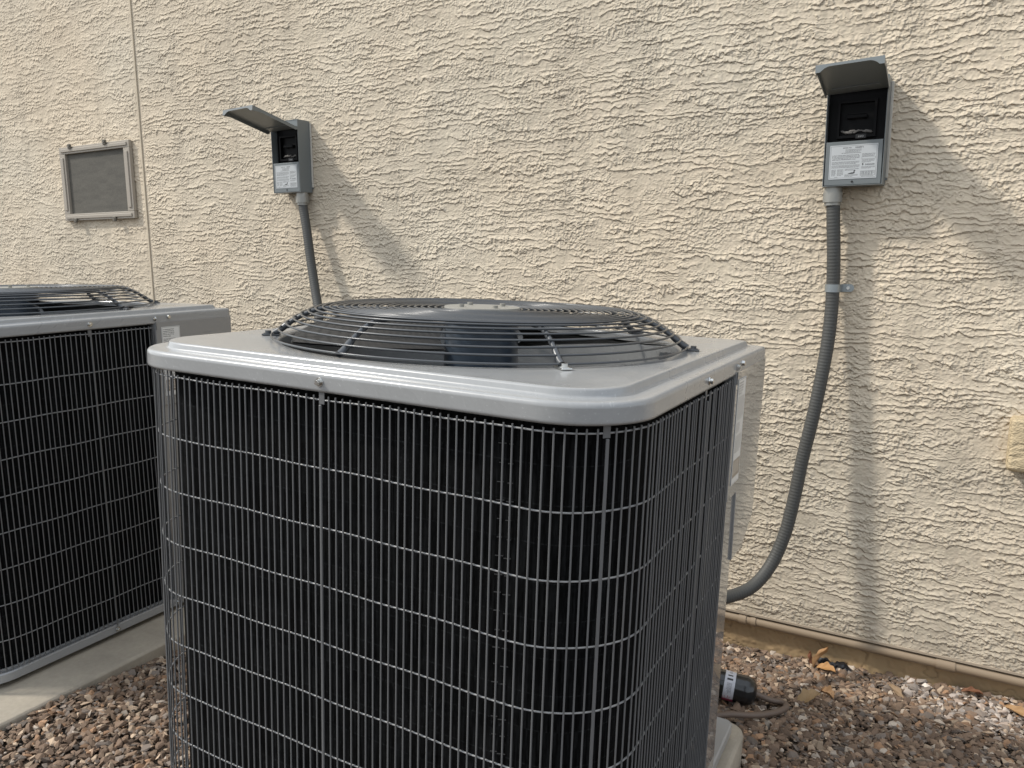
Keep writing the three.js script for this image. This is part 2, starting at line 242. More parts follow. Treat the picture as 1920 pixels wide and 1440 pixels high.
function makeCondenser(name, label, group) {
  const t = thing(name, label, 'condenser unit', group);
  // lid, with its fan opening and collar
  part('lid', lidGeometry(), M.lid, t);
  // base pan
  const base = []; for (const [d, y] of [[0.03, 0.004], [0.006, 0], [0.003, 0.002], [0.003, 0.021], [0.006, 0.024], [0.05, 0.020]]) base.push(roundRect(d).map(([x, z]) => V3(x, y, z)));
  { const P = [], I = [], n = base[0].length; for (const r of base) for (const p of r) P.push(p.x, p.y, p.z); for (let j = 0; j < base.length - 1; j++) for (let i = 0; i < n; i++) { const a = j * n + i, b = j * n + (i + 1) % n, c = a + n, d = b + n; I.push(a, c, b, b, c, d); }
    const g = new THREE.BufferGeometry(); g.setAttribute('position', new THREE.Float32BufferAttribute(P, 3)); g.setIndex(I);
    const body = toCreasedNormals(g, 0.6); body.setAttribute('uv', new THREE.Float32BufferAttribute(new Float32Array(body.attributes.position.count * 2), 2));
    const plate = new THREE.Shape(roundRect(0.028).map(([x, z]) => new THREE.Vector2(x, z))); const pg = new THREE.ShapeGeometry(plate); pg.rotateX(Math.PI / 2); pg.translate(0, 0.010, 0);
    part('base_pan', merged([body, pg]), M.paint, t); }
  for (const [x, z] of [[-0.3, -0.28], [0.3, -0.28], [-0.3, 0.3], [0.3, 0.3]]) part('foot', bx(0.06, 0.012, 0.06, x, -0.006, z, 0.003), M.dark, t);
  // coil behind the guard
  const coil = guardPath(0.032, GR), cN = 150, P = [], U = [], I = [];
  for (let i = 0; i <= cN; i++) { const s = coil.total * i / cN, [x, z] = coil.at(s); for (const y of [0.022, HT - 0.004]) { P.push(x, y, z); U.push(s / 0.4, y / 0.4); } }
  for (let i = 0; i < cN; i++) { const a = i * 2; I.push(a, a + 1, a + 2, a + 1, a + 3, a + 2); }
  { const inn = guardPath(0.041, GR), o = P.length / 3; for (let i = 0; i <= cN; i++) { const s = inn.total * i / cN, [x, z] = inn.at(s); for (const y of [0.022, HT - 0.004]) { P.push(x, y, z); U.push(s / 0.4, y / 0.4); } } for (let i = 0; i < cN; i++) { const a = o + i * 2; I.push(a, a + 2, a + 1, a + 1, a + 2, a + 3); }
    for (let i = 0; i < cN; i++) { const a = i * 2 + 1, b = o + i * 2 + 1; I.push(a, b, a + 2, a + 2, b, b + 2); } }
  { const g = new THREE.BufferGeometry(); g.setAttribute('position', new THREE.Float32BufferAttribute(P, 3)); g.setAttribute('uv', new THREE.Float32BufferAttribute(U, 2)); g.setIndex(I); g.computeVertexNormals(); part('coil', g, M.coil, t); }
  // marks on the coil fins
  { const r = rng(41), list = [], sA = guardPath(0.031, GR).seg.slice(0, 4).reduce((a, b) => a + b, 0) + 0.555; for (let k = 0; k < 30; k++) { const y = 0.06 + k * 0.0245; for (let q = 0; q < 2; q++) { const [x, z] = guardPath(0.031, GR).at(sA + q * 0.013 + 0.002 * r()); const g = bx(0.005 + 0.006 * r(), 0.0009, 0.001); g.rotateY(0.35); g.translate(x, y + 0.002 * r(), z + 0.001); list.push(g); } } part('coil_dent', merged(list), std(0.06, 0.06, 0.06, 0.5), t).userData.kind = 'stuff'; }
  // wire guard: uprights and hoops
  const gp = guardPath(GI, GR), guard = new THREE.Group(); guard.name = 'wire_guard'; t.add(guard);
  const upright = new THREE.CylinderGeometry(0.00125, 0.00125, 0.778, 7, 1).translate(0, 0.026 + 0.389, 0), SP = 0.01275;
  const sA = gp.seg.slice(0, 4).reduce((a, b) => a + b, 0) + (-0.005 - (-W2 + GI + GR)), k0 = Math.ceil(-sA / SP), k1 = 73;
  const rw = rng(9);
  const strips = [0, 32, 58, 73, -36, -68, -100];
  for (let k = k0; k <= k1; k++) { if (strips.includes(k)) continue; const [x, z] = gp.at(sA + k * SP); const m = part('vertical_wire', upright, M.wire, guard); m.position.set(x, 0, z); m.rotation.set((rw() - 0.5) * 0.0025, 0, (rw() - 0.5) * 0.0025); }
  const hp = guardPath(GI + 0.0028, GR);
  for (let k = 0; k < 10; k++) { const y = k === 0 ? 0.7985 : 0.7025 - 0.086 * (k - 1); if (y < 0.04 && k < 9) continue; const yy = k === 9 ? 0.032 : y, pts = []; for (let i = 0; i <= 170; i++) { const s = hp.total * i / 170, [x, z] = hp.at(s); pts.push(V3(x, yy + 0.0008 * Math.sin(i * 0.5 + k), z)); } part('horizontal_wire', sweep(pts, 0.0013, 6), M.hoop, guard); }
  // flat braces with a tab under the lid, and their screws
  for (const k of strips) {
    const s = sA + k * SP, [x, z] = gp.at(s), [xa, za] = gp.at(s - 0.004), [xb, zb] = gp.at(s + 0.004), yaw = Math.atan2(-(zb - za), xb - xa);
    const bar = merged([bx(0.0042, 0.77, 0.0032, 0, 0.022 + 0.385, 0.0012, 0.0012), bx(0.0095, 0.022, 0.0016, 0, 0.803, -0.002, 0.0006)]); bar.rotateY(yaw); bar.translate(x, 0, z); part('brace', bar, M.brace, t);
    const lo = guardPath(-0.0005, GR).at(s * guardPath(-0.0005, GR).total / gp.total);
    for (const yy of [HT - 0.0135, 0.012]) { const g = merged([new THREE.CylinderGeometry(0.0046, 0.0046, 0.0045, 6).translate(0, 0.003, 0), new THREE.CylinderGeometry(0.0062, 0.0066, 0.0014, 16).translate(0, 0.0005, 0), new THREE.CylinderGeometry(0.0028, 0.0034, 0.0008, 12).translate(0, 0.0053, 0)]); g.rotateX(Math.PI / 2); g.rotateY(yaw); g.translate(lo[0], yy, lo[1]); part('screw', g, M.steel, t); }
  }
  { const g = new THREE.CylinderGeometry(0.0046, 0.0056, 0.005, 6); g.rotateZ(-Math.PI / 2); g.translate(W2 + 0.002, HT - 0.011, -0.175); part('screw', g, M.steel, t); }
  // corner service panel: a flat sheet with a proud upper cover whose lower corner is cut
  const sheetShape = [[W2 - 0.003, -0.130], [W2 - 0.003, -0.215], [W2 - 0.12, ZR + 0.03], [0.16, ZR + 0.03], [0.16, ZR + 0.045], [W2 - 0.13, ZR + 0.045], [W2 - 0.018, -0.22], [W2 - 0.018, -0.130]];
  { const s = new THREE.Shape(sheetShape.map(([x, z]) => new THREE.Vector2(x, -z))); const g = new THREE.ExtrudeGeometry(s, { depth: HT - 0.035, bevelEnabled: false }); g.rotateX(-Math.PI / 2); g.translate(0, 0.024, 0); part('corner_post', g, M.panel, t); }
  { const side = new THREE.Shape([[-0.1335, 0.812], [ZR + 0.006, 0.812], [ZR + 0.012, 0.495], [-0.30, 0.452], [-0.212, 0.452], [-0.205, 0.585], [-0.1335, 0.585]].map(([z, y]) => new THREE.Vector2(-z, y)));
    const g = new THREE.ExtrudeGeometry(side, { depth: 0.004, bevelEnabled: true, bevelThickness: 0.0015, bevelSize: 0.0015, bevelSegments: 2 }); g.rotateY(Math.PI / 2); g.translate(W2 - 0.0045, 0, 0);
    const rear = bx(0.26, 0.33, 0.012, W2 - 0.134, 0.645, ZR + 0.012, 0.003);
    part('service_cover', merged([g, rear]), M.panel, t); }
  const lab = bx(0.0008, 0.19, 0.058, W2 + 0.0018, 0.704, -0.178);
  { const uv = lab.attributes.uv; part('label_sticker', lab, [M.panel, M.panel, M.panel, M.panel, M.panel, M.panel].map((m, i) => i === 0 ? new THREE.MeshPhysicalMaterial({ map: labelPanelTex, roughness: 0.35 }) : std(0.7, 0.7, 0.68, 0.4)), t); }
  // fan, motor and the domed fan guard
  const fan = new THREE.Group(); fan.name = 'fan'; fan.position.y = TOP + 0.004; t.add(fan);
  for (let k = 0; k < 2; k++) {
    const P2 = [], I2 = [], nu = 10, nv = 8;
    for (let side = 0; side < 2; side++) for (let i = 0; i <= nu; i++) for (let j = 0; j <= nv; j++) { const r = 0.075 + 0.255 * i / nu, q = j / nv - 0.5, a = k * Math.PI - 0.55 + q * (1.15 - 0.25 * i / nu) + 0.25 * i / nu; P2.push(r * Math.cos(a), q * 0.04 * (1 - 0.3 * i / nu) + (side ? -0.0015 : 0.0015) + 0.004 * i / nu, r * Math.sin(a)); }
    const st = (nu + 1) * (nv + 1); for (let side = 0; side < 2; side++) for (let i = 0; i < nu; i++) for (let j = 0; j < nv; j++) { const a = side * st + i * (nv + 1) + j, b = a + 1, c = a + nv + 1, d = c + 1; side ? I2.push(a, c, b, b, c, d) : I2.push(a, b, c, b, d, c); }
    const g = new THREE.BufferGeometry(); g.setAttribute('position', new THREE.Float32BufferAttribute(P2, 3)); g.setIndex(I2); g.computeVertexNormals(); part('fan_blade', g, M.blade, fan);
  }
  part('fan_hub', new THREE.CylinderGeometry(0.06, 0.06, 0.03, 32).translate(0, -0.15, 0), M.dark, fan);
  part('motor', merged([new THREE.CylinderGeometry(0.066, 0.068, 0.17, 40).translate(0, TOP + 0.040 - 0.085, 0), new THREE.CylinderGeometry(0.030, 0.060, 0.012, 32).translate(0, TOP + 0.045, 0)]), M.motor, t);
  const fg = new THREE.Group(); fg.name = 'fan_guard'; t.add(fg);
  const ringY = (r) => { const q = Math.max(0, Math.min(1, (r - 0.270) / (0.362 - 0.270))); return TOP + 0.0555 - 0.0485 * Math.pow(q, 1.75); };
  for (let r = 0.362; r > 0.07; r -= 0.0121) { const pts = []; for (let i = 0; i < 96; i++) { const a = i / 96 * Math.PI * 2; pts.push(V3(r * Math.cos(a), ringY(r) + 0.0006 * Math.sin(a * 3 + r * 60), r * Math.sin(a))); } part('guard_ring', sweep(pts, 0.00175, 6, true), M.fanWire, fg); }
  for (let k = 0; k < 7; k++) {
    const a = (42 + k * 51.43 + (k === 6 ? -6 : 0)) * Math.PI / 180, ca = Math.cos(a), sa = Math.sin(a), rr = [0.06, 0.15, 0.26, 0.285, 0.31, 0.335, 0.352], pts = rr.map((r) => [r * ca, ringY(r) - 0.0052, r * sa]);
    pts.push([0.362 * ca, TOP + 0.0055, 0.362 * sa]);
    part('spoke', sweep(spline(pts, 34), (i) => i > 30 ? 0.0055 : 0.0042, 8), M.fanWire, fg);
    const foot = merged([bx(0.03, 0.003, 0.016, 0.013, 0, 0, 0.001), new THREE.CylinderGeometry(0.0055, 0.0055, 0.006, 6).translate(0.018, 0.004, 0), new THREE.CylinderGeometry(0.008, 0.008, 0.002, 16).translate(0.018, 0.0018, 0)]); foot.rotateY(-a); foot.translate(0.354 * ca, TOP + 0.0022, 0.354 * sa);
    if (k !== 1) part('guard_clip', foot, k === 0 ? M.steel : M.fanWire, fg);
  }
  part('hub_plate', merged([new THREE.CylinderGeometry(0.067, 0.068, 0.003, 48).translate(0, TOP + 0.0575, 0), ...[0, 1, 2, 3].map((k) => new THREE.CylinderGeometry(0.005, 0.005, 0.006, 6).translate(0.043 * Math.cos(k * 1.57 + 0.5), TOP + 0.061, 0.043 * Math.sin(k * 1.57 + 0.5)))]), M.hub, fg);
  return t;
}
const unitA = makeCondenser('condenser_unit', 'grey air conditioner condenser with black wire guard, nearest the camera', null);
unitA.position.set(0.44799, 0.12585, 1.05919); unitA.rotation.order = 'YXZ'; unitA.rotation.set(-1.0042 * Math.PI / 180, 2.3974 * Math.PI / 180, -1.822 * Math.PI / 180);
const unitB = unitA.clone(); unitB.name = numbered('condenser_unit'); scene.add(unitB);
tag(unitB, 'grey condenser cut off at the left edge, white sticker on its corner panel', 'condenser unit');
unitB.position.set(-1.0905, 0.13341, 1.0391); unitB.rotation.set(0, 1.7074 * Math.PI / 180, 0);

function pad(label, pos, rot, x0, x1, z0, z1, top) {
  const s = new THREE.Shape(); const r = 0.04; s.moveTo(x0 + r, -z0); s.lineTo(x1 - r, -z0); s.quadraticCurveTo(x1, -z0, x1, -(z0 + r)); s.lineTo(x1, -(z1 - r)); s.quadraticCurveTo(x1, -z1, x1 - r, -z1); s.lineTo(x0 + r, -z1); s.quadraticCurveTo(x0, -z1, x0, -(z1 - r)); s.lineTo(x0, -(z0 + r)); s.quadraticCurveTo(x0, -z0, x0 + r, -z0);
  const g = new THREE.ExtrudeGeometry(s, { depth: 0.09, bevelEnabled: true, bevelSize: 0.008, bevelThickness: 0.008, bevelSegments: 3 }); g.rotateX(-Math.PI / 2); g.translate(0, top - 0.098, 0);
  const m = part(numbered('concrete_pad'), toCreasedNormals(g, 0.7), padMat, scene); m.position.copy(pos); m.rotation.order = 'YXZ'; m.rotation.copy(rot); tag(m, label, 'concrete pad'); return m;
}
pad('pale grey pad with a rounded corner under the nearest condenser', unitA.position, unitA.rotation, -0.46, 0.436, -0.44, 0.45, -0.0125);
pad('pale concrete pad under the condenser at the left edge, shaded along its near side', unitB.position, unitB.rotation, -0.55, 0.552, -0.5, 0.80, -0.0125);

// ------------------------------------------------------------------ disconnect boxes
const boxMat = std(0.155, 0.172, 0.175, 0.42, 0, { clearcoat: 0.2, clearcoatRoughness: 0.3 });
const blackPlastic = std(0.005, 0.005, 0.0055, 0.45, 0, { specularIntensity: 0.2 });
const boxLabel = canvasTex(640, 480, (c, w, h) => {
  c.fillStyle = '#e4e6e6'; c.fillRect(0, 0, w, h); c.strokeStyle = '#333'; c.lineWidth = 2.5; c.strokeRect(14, 16, w - 28, h - 32); c.fillStyle = '#1c1c1c'; c.textAlign = 'center';
  c.font = 'bold 22px sans-serif'; c.fillText('MODEL NO.', 235, 50); c.font = 'bold 31px sans-serif'; c.fillText('UG65F1', 395, 52);
  smallPrint(c, 210, 62, 220, 46, 3, 21); smallPrint(c, 160, 108, 320, 18, 1, 22);
  smallPrint(c, 34, 138, 380, 78, 4, 23); smallPrint(c, 34, 232, 390, 42, 3, 24); smallPrint(c, 34, 282, 390, 44, 3, 25);
  smallPrint(c, 436, 132, 180, 46, 3, 26); c.strokeRect(436, 180, 176, 30); smallPrint(c, 436, 216, 176, 46, 3, 27);
  c.font = 'bold 31px sans-serif'; c.fillText('DANGER', 545, 300); c.beginPath(); c.moveTo(446, 268); c.lineTo(462, 268); c.lineTo(454, 284); c.lineTo(466, 284); c.lineTo(446, 308); c.lineTo(451, 290); c.lineTo(440, 290); c.fill();
  smallPrint(c, 436, 312, 186, 36, 3, 28); c.strokeRect(426, 378, 190, 62); for (let k = 1; k < 5; k++) { c.beginPath(); c.moveTo(426 + k * 38, 378); c.lineTo(426 + k * 38, 440); c.stroke(); } smallPrint(c, 432, 382, 180, 54, 4, 29);
  smallPrint(c, 216, 336, 190, 30, 2, 30);
  // water bird emblem
  c.beginPath(); c.moveTo(258, 408); c.quadraticCurveTo(300, 388, 332, 392); c.quadraticCurveTo(340, 380, 334, 372); c.quadraticCurveTo(336, 358, 352, 362); c.lineTo(366, 368); c.lineTo(352, 372); c.quadraticCurveTo(346, 384, 352, 396); c.quadraticCurveTo(352, 410, 318, 412); c.lineTo(258, 412); c.fill();
  smallPrint(c, 216, 418, 180, 36, 3, 31); c.strokeRect(116, 344, 76, 40); smallPrint(c, 122, 350, 64, 28, 2, 32); smallPrint(c, 34, 340, 60, 96, 6, 33); smallPrint(c, 112, 392, 84, 44, 3, 34); smallPrint(c, 80, 446, 70, 12, 1, 35); smallPrint(c, 440, 446, 170, 12, 1, 36);
});
const offTex = canvasTex(128, 64, (c, w, h) => { c.fillStyle = '#0b0b0c'; c.fillRect(0, 0, w, h); c.translate(w / 2, h / 2); c.rotate(Math.PI); c.fillStyle = '#8d8d8d'; c.font = 'bold 40px sans-serif'; c.textAlign = 'center'; c.fillText('OFF', 0, 14); });
function makeBox(name, label, pos, lidAngle, L) {
  const w = 0.138, h = 0.257, d = 0.065, s = 0.0016, t = thing(name, label, 'disconnect box', null, pos);
  part('body', merged([bx(w, h, s, 0, h / 2, s / 2 + 0.004), bx(s, h, d - 0.006, -w / 2 + s / 2, h / 2, d / 2 + 0.003), bx(s, h, d - 0.006, w / 2 - s / 2, h / 2, d / 2 + 0.003), bx(w - 2 * s, s, d - 0.006, 0, s / 2, d / 2 + 0.003), bx(w - 2 * s, s, d - 0.006, 0, h - s / 2, d / 2 + 0.003), bx(w - 2 * s, 0.024, s, 0, h - 0.0125, d - 0.002), bx(w + 0.004, h * 0.92, 0.004, 0.003, h / 2 + 0.004, 0.002)]), boxMat, t);
  part('seal_bead', bx(0.007, h * 0.9, 0.006, w / 2 + 0.003, h / 2 + 0.006, 0.003, 0.002), std(0.52, 0.49, 0.43, 0.8), t);
  part('cover_plate', merged([bx(w - 0.008, 0.104, 0.0018, 0, 0.0545, d - 0.0015, 0.0006), bx(w - 0.008, 0.0018, 0.012, 0, 0.1065, d - 0.007)]), boxMat, t);
  const lb = bx(0.110, 0.082, 0.0006, 0.0, 0.0575, d);
  part('warning_label', lb, [0, 1, 2, 3, 4, 5].map((i) => i === 4 ? new THREE.MeshPhysicalMaterial({ map: boxLabel, color: col(0.66, 0.67, 0.68), roughness: 0.4 }) : std(0.7, 0.7, 0.7, 0.5)), t);
  const scr = new THREE.CylinderGeometry(0.0024, 0.0028, 0.002, 10); scr.rotateX(Math.PI / 2); scr.translate(0, 0.0095, d); part('screw', scr, M.dark, t);
  // breaker insert: black panel, raised square rim, recess with a pull handle
  const ins = new THREE.Group(); ins.name = 'breaker_insert'; t.add(ins);
  part('insert_plate', merged([bx(w - 0.006, 0.128, 0.004, 0, 0.17, 0.035), bx(0.006, 0.09, 0.012, -0.042, 0.162, 0.043), bx(0.006, 0.09, 0.012, 0.042, 0.162, 0.043), bx(0.078, 0.006, 0.012, 0, 0.120, 0.043), bx(0.078, 0.006, 0.012, 0, 0.204, 0.043)]), blackPlastic, ins);
  part('pull_handle', merged([bx(0.048, 0.011, 0.006, 0, 0.168, 0.047, 0.0028), bx(0.010, 0.008, 0.012, -0.018, 0.168, 0.041), bx(0.010, 0.008, 0.012, 0.018, 0.168, 0.041)]), blackPlastic, ins);
  { const r = rng(Math.round(pos[0] * 1000) + 5000), l = []; for (let k = 0; k < 7; k++) { const g = new THREE.IcosahedronGeometry(0.004 + 0.004 * r(), 0); g.scale(1.6, 0.5, 0.5); g.rotateZ((r() - 0.5) * 0.9); g.translate(-0.028 + k * 0.0092, 0.1305 + 0.005 * r(), 0.0405); l.push(g); } part('cobweb_debris', merged(l), std(0.16, 0.15, 0.14, 0.9), ins); }
  part('position_plate', bx(0.024, 0.010, 0.0006, 0.012, 0.1195, 0.0496), [0, 1, 2, 3, 4, 5].map((i) => i === 4 ? new THREE.MeshStandardMaterial({ map: offTex, roughness: 0.5 }) : blackPlastic), ins);
  // open lid: a shallow tray with side flanges and a curved front lip
  const lw = 0.144, pieces = [bx(lw, 0.0016, L, 0, 0, L / 2), bx(lw - 0.036, 0.003, 0.022, 0, -0.0018, 0.028, 0.001)];
  for (const sx of [-1, 1]) { const f = new THREE.Shape([[0, 0], [L, 0], [L, -0.017], [L - 0.012, -0.016], [L - 0.03, -0.011], [0.01, -0.011], [0, -0.006]].map((p) => new THREE.Vector2(...p))); const g = new THREE.ExtrudeGeometry(f, { depth: 0.0016, bevelEnabled: false }); g.rotateY(-Math.PI / 2); g.translate(sx * (lw / 2 - 0.0008) + 0.0008, 0, 0); pieces.push(g); }
  { const f = new THREE.Shape(); f.moveTo(-lw / 2, 0.0008); f.lineTo(lw / 2, 0.0008); f.lineTo(lw / 2, -0.017); f.lineTo(lw / 2 - 0.010, -0.017); f.quadraticCurveTo(lw / 2 - 0.020, -0.006, lw / 2 - 0.032, -0.0055); f.lineTo(-lw / 2 + 0.032, -0.0055); f.quadraticCurveTo(-lw / 2 + 0.020, -0.006, -lw / 2 + 0.010, -0.017); f.lineTo(-lw / 2, -0.017); const g = new THREE.ExtrudeGeometry(f, { depth: 0.0016, bevelEnabled: false }); g.translate(0, 0, L); pieces.push(g); }
  const lid = part('lid', merged(pieces), boxMat, t); lid.position.set(0, 0.224, d + 0.001); lid.rotation.set(-lidAngle, 0.02, 0.045);
  return t;
}
makeBox('disconnect_box', 'grey disconnect box with raised lid on the wall above the long bent conduit', [0.944, 1.288, 0], 0.20, 0.178);
makeBox('disconnect_box', 'grey disconnect box with open lid on the wall between vent and nearest condenser', [-1.011, 1.354, 0], 0.215, 0.215);

const conduitMat = std(0.062, 0.062, 0.058, 0.6), fittingMat = std(0.30, 0.295, 0.27, 0.4, 0.4), zinc = std(0.33, 0.36, 0.37, 0.4, 0.75);
function conduit(label, list, r, nutAt) {
  const t = thing('flexible_conduit', label, 'conduit'), len = new THREE.CatmullRomCurve3(list.map((p) => V3(...p)), false, 'centripetal').getLength(), n = Math.round(len / 0.0021);
  part('ribbed_tube', sweep(spline(list, n), (i) => r + 0.00035 * Math.sin(i * 2 * Math.PI / 4), 14), conduitMat, t);
  part('connector_nut', merged([new THREE.CylinderGeometry(0.0262, 0.0262, 0.024, 6).rotateY(0.12).translate(nutAt[0], nutAt[1] - 0.027, nutAt[2]), new THREE.CylinderGeometry(0.0215, 0.0225, 0.016, 24).translate(nutAt[0], nutAt[1] - 0.007, nutAt[2]), new THREE.CylinderGeometry(0.02, 0.02, 0.008, 24).translate(nutAt[0], nutAt[1] - 0.043, nutAt[2])]), fittingMat, t);
  return t;
}
const cR = conduit('grey ribbed conduit curving down the right part of the wall behind the nearest condenser', [[0.898, 1.27, 0.035], [0.902, 1.2, 0.035], [0.907, 1.128, 0.034], [0.910, 1.032, 0.031], [0.909, 0.922, 0.038], [0.900, 0.81, 0.052], [0.884, 0.682, 0.07], [0.868, 0.581, 0.082], [0.856, 0.48, 0.097], [0.84, 0.378, 0.118], [0.814, 0.295, 0.15], [0.779, 0.245, 0.2], [0.73, 0.232, 0.27], [0.66, 0.25, 0.38], [0.62, 0.28, 0.46], [0.60, 0.3, 0.66]], 0.0168, [0.897, 1.289, 0.035]);
{
  const g = []; const arc = []; for (let i = 0; i <= 12; i++) { const a = Math.PI - i / 12 * Math.PI; arc.push(V3(0.910 + 0.0195 * Math.cos(a), 0, 0.031 + 0.0195 * Math.sin(a))); }
  const s = new THREE.Shape(); const pts = arc.map((p) => [p.x, p.z]); const inner = pts.map(([x, z]) => [0.910 + (x - 0.910) * 0.9, 0.031 + (z - 0.031) * 0.9]).reverse();
  [...[[0.8905, 0.004]], ...pts, [0.9295, 0.004], [0.9278, 0.004], ...inner, [0.8922, 0.004]].forEach(([x, z], i) => i ? s.lineTo(x, -z) : s.moveTo(x, -z));
  const band = new THREE.ExtrudeGeometry(s, { depth: 0.02, bevelEnabled: false }); band.rotateX(-Math.PI / 2); band.translate(0, 1.022, 0); g.push(band);
  const ear = new THREE.Shape(); ear.moveTo(0, -0.01); ear.lineTo(0.02, -0.01); ear.absarc(0.02, 0, 0.01, -Math.PI / 2, Math.PI / 2); ear.lineTo(0, 0.01); const eg = new THREE.ExtrudeGeometry(ear, { depth: 0.002, bevelEnabled: false }); eg.translate(0.928, 1.032, 0.005); g.push(eg);
  part('conduit_strap', merged(g), zinc, cR);
  const sc = new THREE.CylinderGeometry(0.0045, 0.005, 0.004, 6); sc.rotateX(Math.PI / 2); sc.translate(0.944, 1.032, 0.008); part('strap_screw', sc, M.steel, cR);
}
conduit('dark ribbed conduit dropping from the far disconnect box behind the nearest condenser', [[-0.965, 1.335, 0.034], [-0.962, 1.3, 0.035], [-0.94, 1.218, 0.045], [-0.911, 1.101, 0.06], [-0.869, 0.984, 0.085], [-0.84, 0.92, 0.105], [-0.80, 0.80, 0.16], [-0.74, 0.62, 0.3], [-0.72, 0.5, 0.45], [-0.80, 0.42, 0.60]], 0.0168, [-0.965, 1.355, 0.034]);

// ------------------------------------------------------------------ screened access vent
{
  const t = thing('access_vent', 'beige framed square vent with grey screen on the wall at upper left', 'vent', null, [-2.272, 1.457, 0]); const w = 0.532, h = 0.336, m = 0.044;
  const fm = std(0.36, 0.32, 0.265, 0.5);
  const rail = (a, b, x, y) => merged([bx(a, b, 0.016, x, y, 0.010, 0.002), bx(a > b ? a - 0.03 : a * 0.45, a > b ? b * 0.45 : b - 0.03, 0.006, x, y, 0.0195, 0.002)]);
  part('frame_rail', rail(w, m * 0.72, 0, h / 2 - m * 0.36), fm, t); part('frame_rail', rail(w, m * 0.72, 0, -h / 2 + m * 0.36), fm, t);
  part('frame_rail', rail(m, h - m * 1.44 - 0.001, -w / 2 + m / 2, 0), fm, t); part('frame_rail', rail(m, h - m * 1.44 - 0.001, w / 2 - m / 2, 0), fm, t);
  const sc = colTex(256, 256, (u, v) => { const k = 1 + 0.10 * fbm(u * 7, v * 18, 3) + 0.07 * vn(u * 128, v * 128); return [90 * k, 87 * k, 80 * k]; });
  part('screen', bx(w - 0.05, h - 0.04, 0.003, 0, 0, 0.0045), new THREE.MeshStandardMaterial({ map: sc, roughness: 0.8 }), t);
  const cl = std(0.14, 0.125, 0.10, 0.5, 0.3);
  for (const [x, y, s] of [[-0.17, h / 2, 1], [0.10, h / 2, 1], [-0.17, -h / 2, -1], [0.13, -h / 2, -1]]) part('clip', merged([bx(0.022, 0.022, 0.006, x, y, 0.0245, 0.002), new THREE.CylinderGeometry(0.0075, 0.0075, 0.012, 10).rotateX(Math.PI / 2).translate(x, y + s * 0.003, 0.024)]), cl, t);
}
// ------------------------------------------------------------------ stuccoed block at the right edge
{
  const fb = noiseTex(256, 256, (u, v) => 0.5 + 0.32 * fbm(u * 9 + 0.6 * vn(u * 5, v * 6), v * 13 + 0.8 * vn(u * 7, v * 5), 4) + 0.08 * vn(u * 60, v * 60), [1, 1]);
  const g = new RoundedBoxGeometry(0.19, 0.132, 0.052, 4, 0.012); g.translate(1.422, 0.667, 0.020);
  tag(part('wall_block', g, new THREE.MeshStandardMaterial({ color: col(0.56, 0.45, 0.29), bumpMap: fb, bumpScale: 0.007, roughness: 0.9 }), scene), 'yellowish stucco coated block fixed to the wall at the right edge', 'wall block');
}
// ------------------------------------------------------------------ drain pipe along the foot of the wall
{
  const t = thing('drain_pipe', 'beige painted pipe running under the stucco edge along the foundation', 'pipe'); const pm = std(0.28, 0.21, 0.14, 0.6);
  part('pipe', rod(V3(-3.6, 0.051, -0.006), V3(2.3, 0.051, -0.006), 0.0135, 18), pm, t);
  for (const [a, b] of [[0.70, 0.722], [0.735, 0.75], [1.218, 1.262]]) part('coupling', rod(V3(a, 0.051, -0.006), V3(b, 0.051, -0.006), 0.0162, 18), pm, t);
}
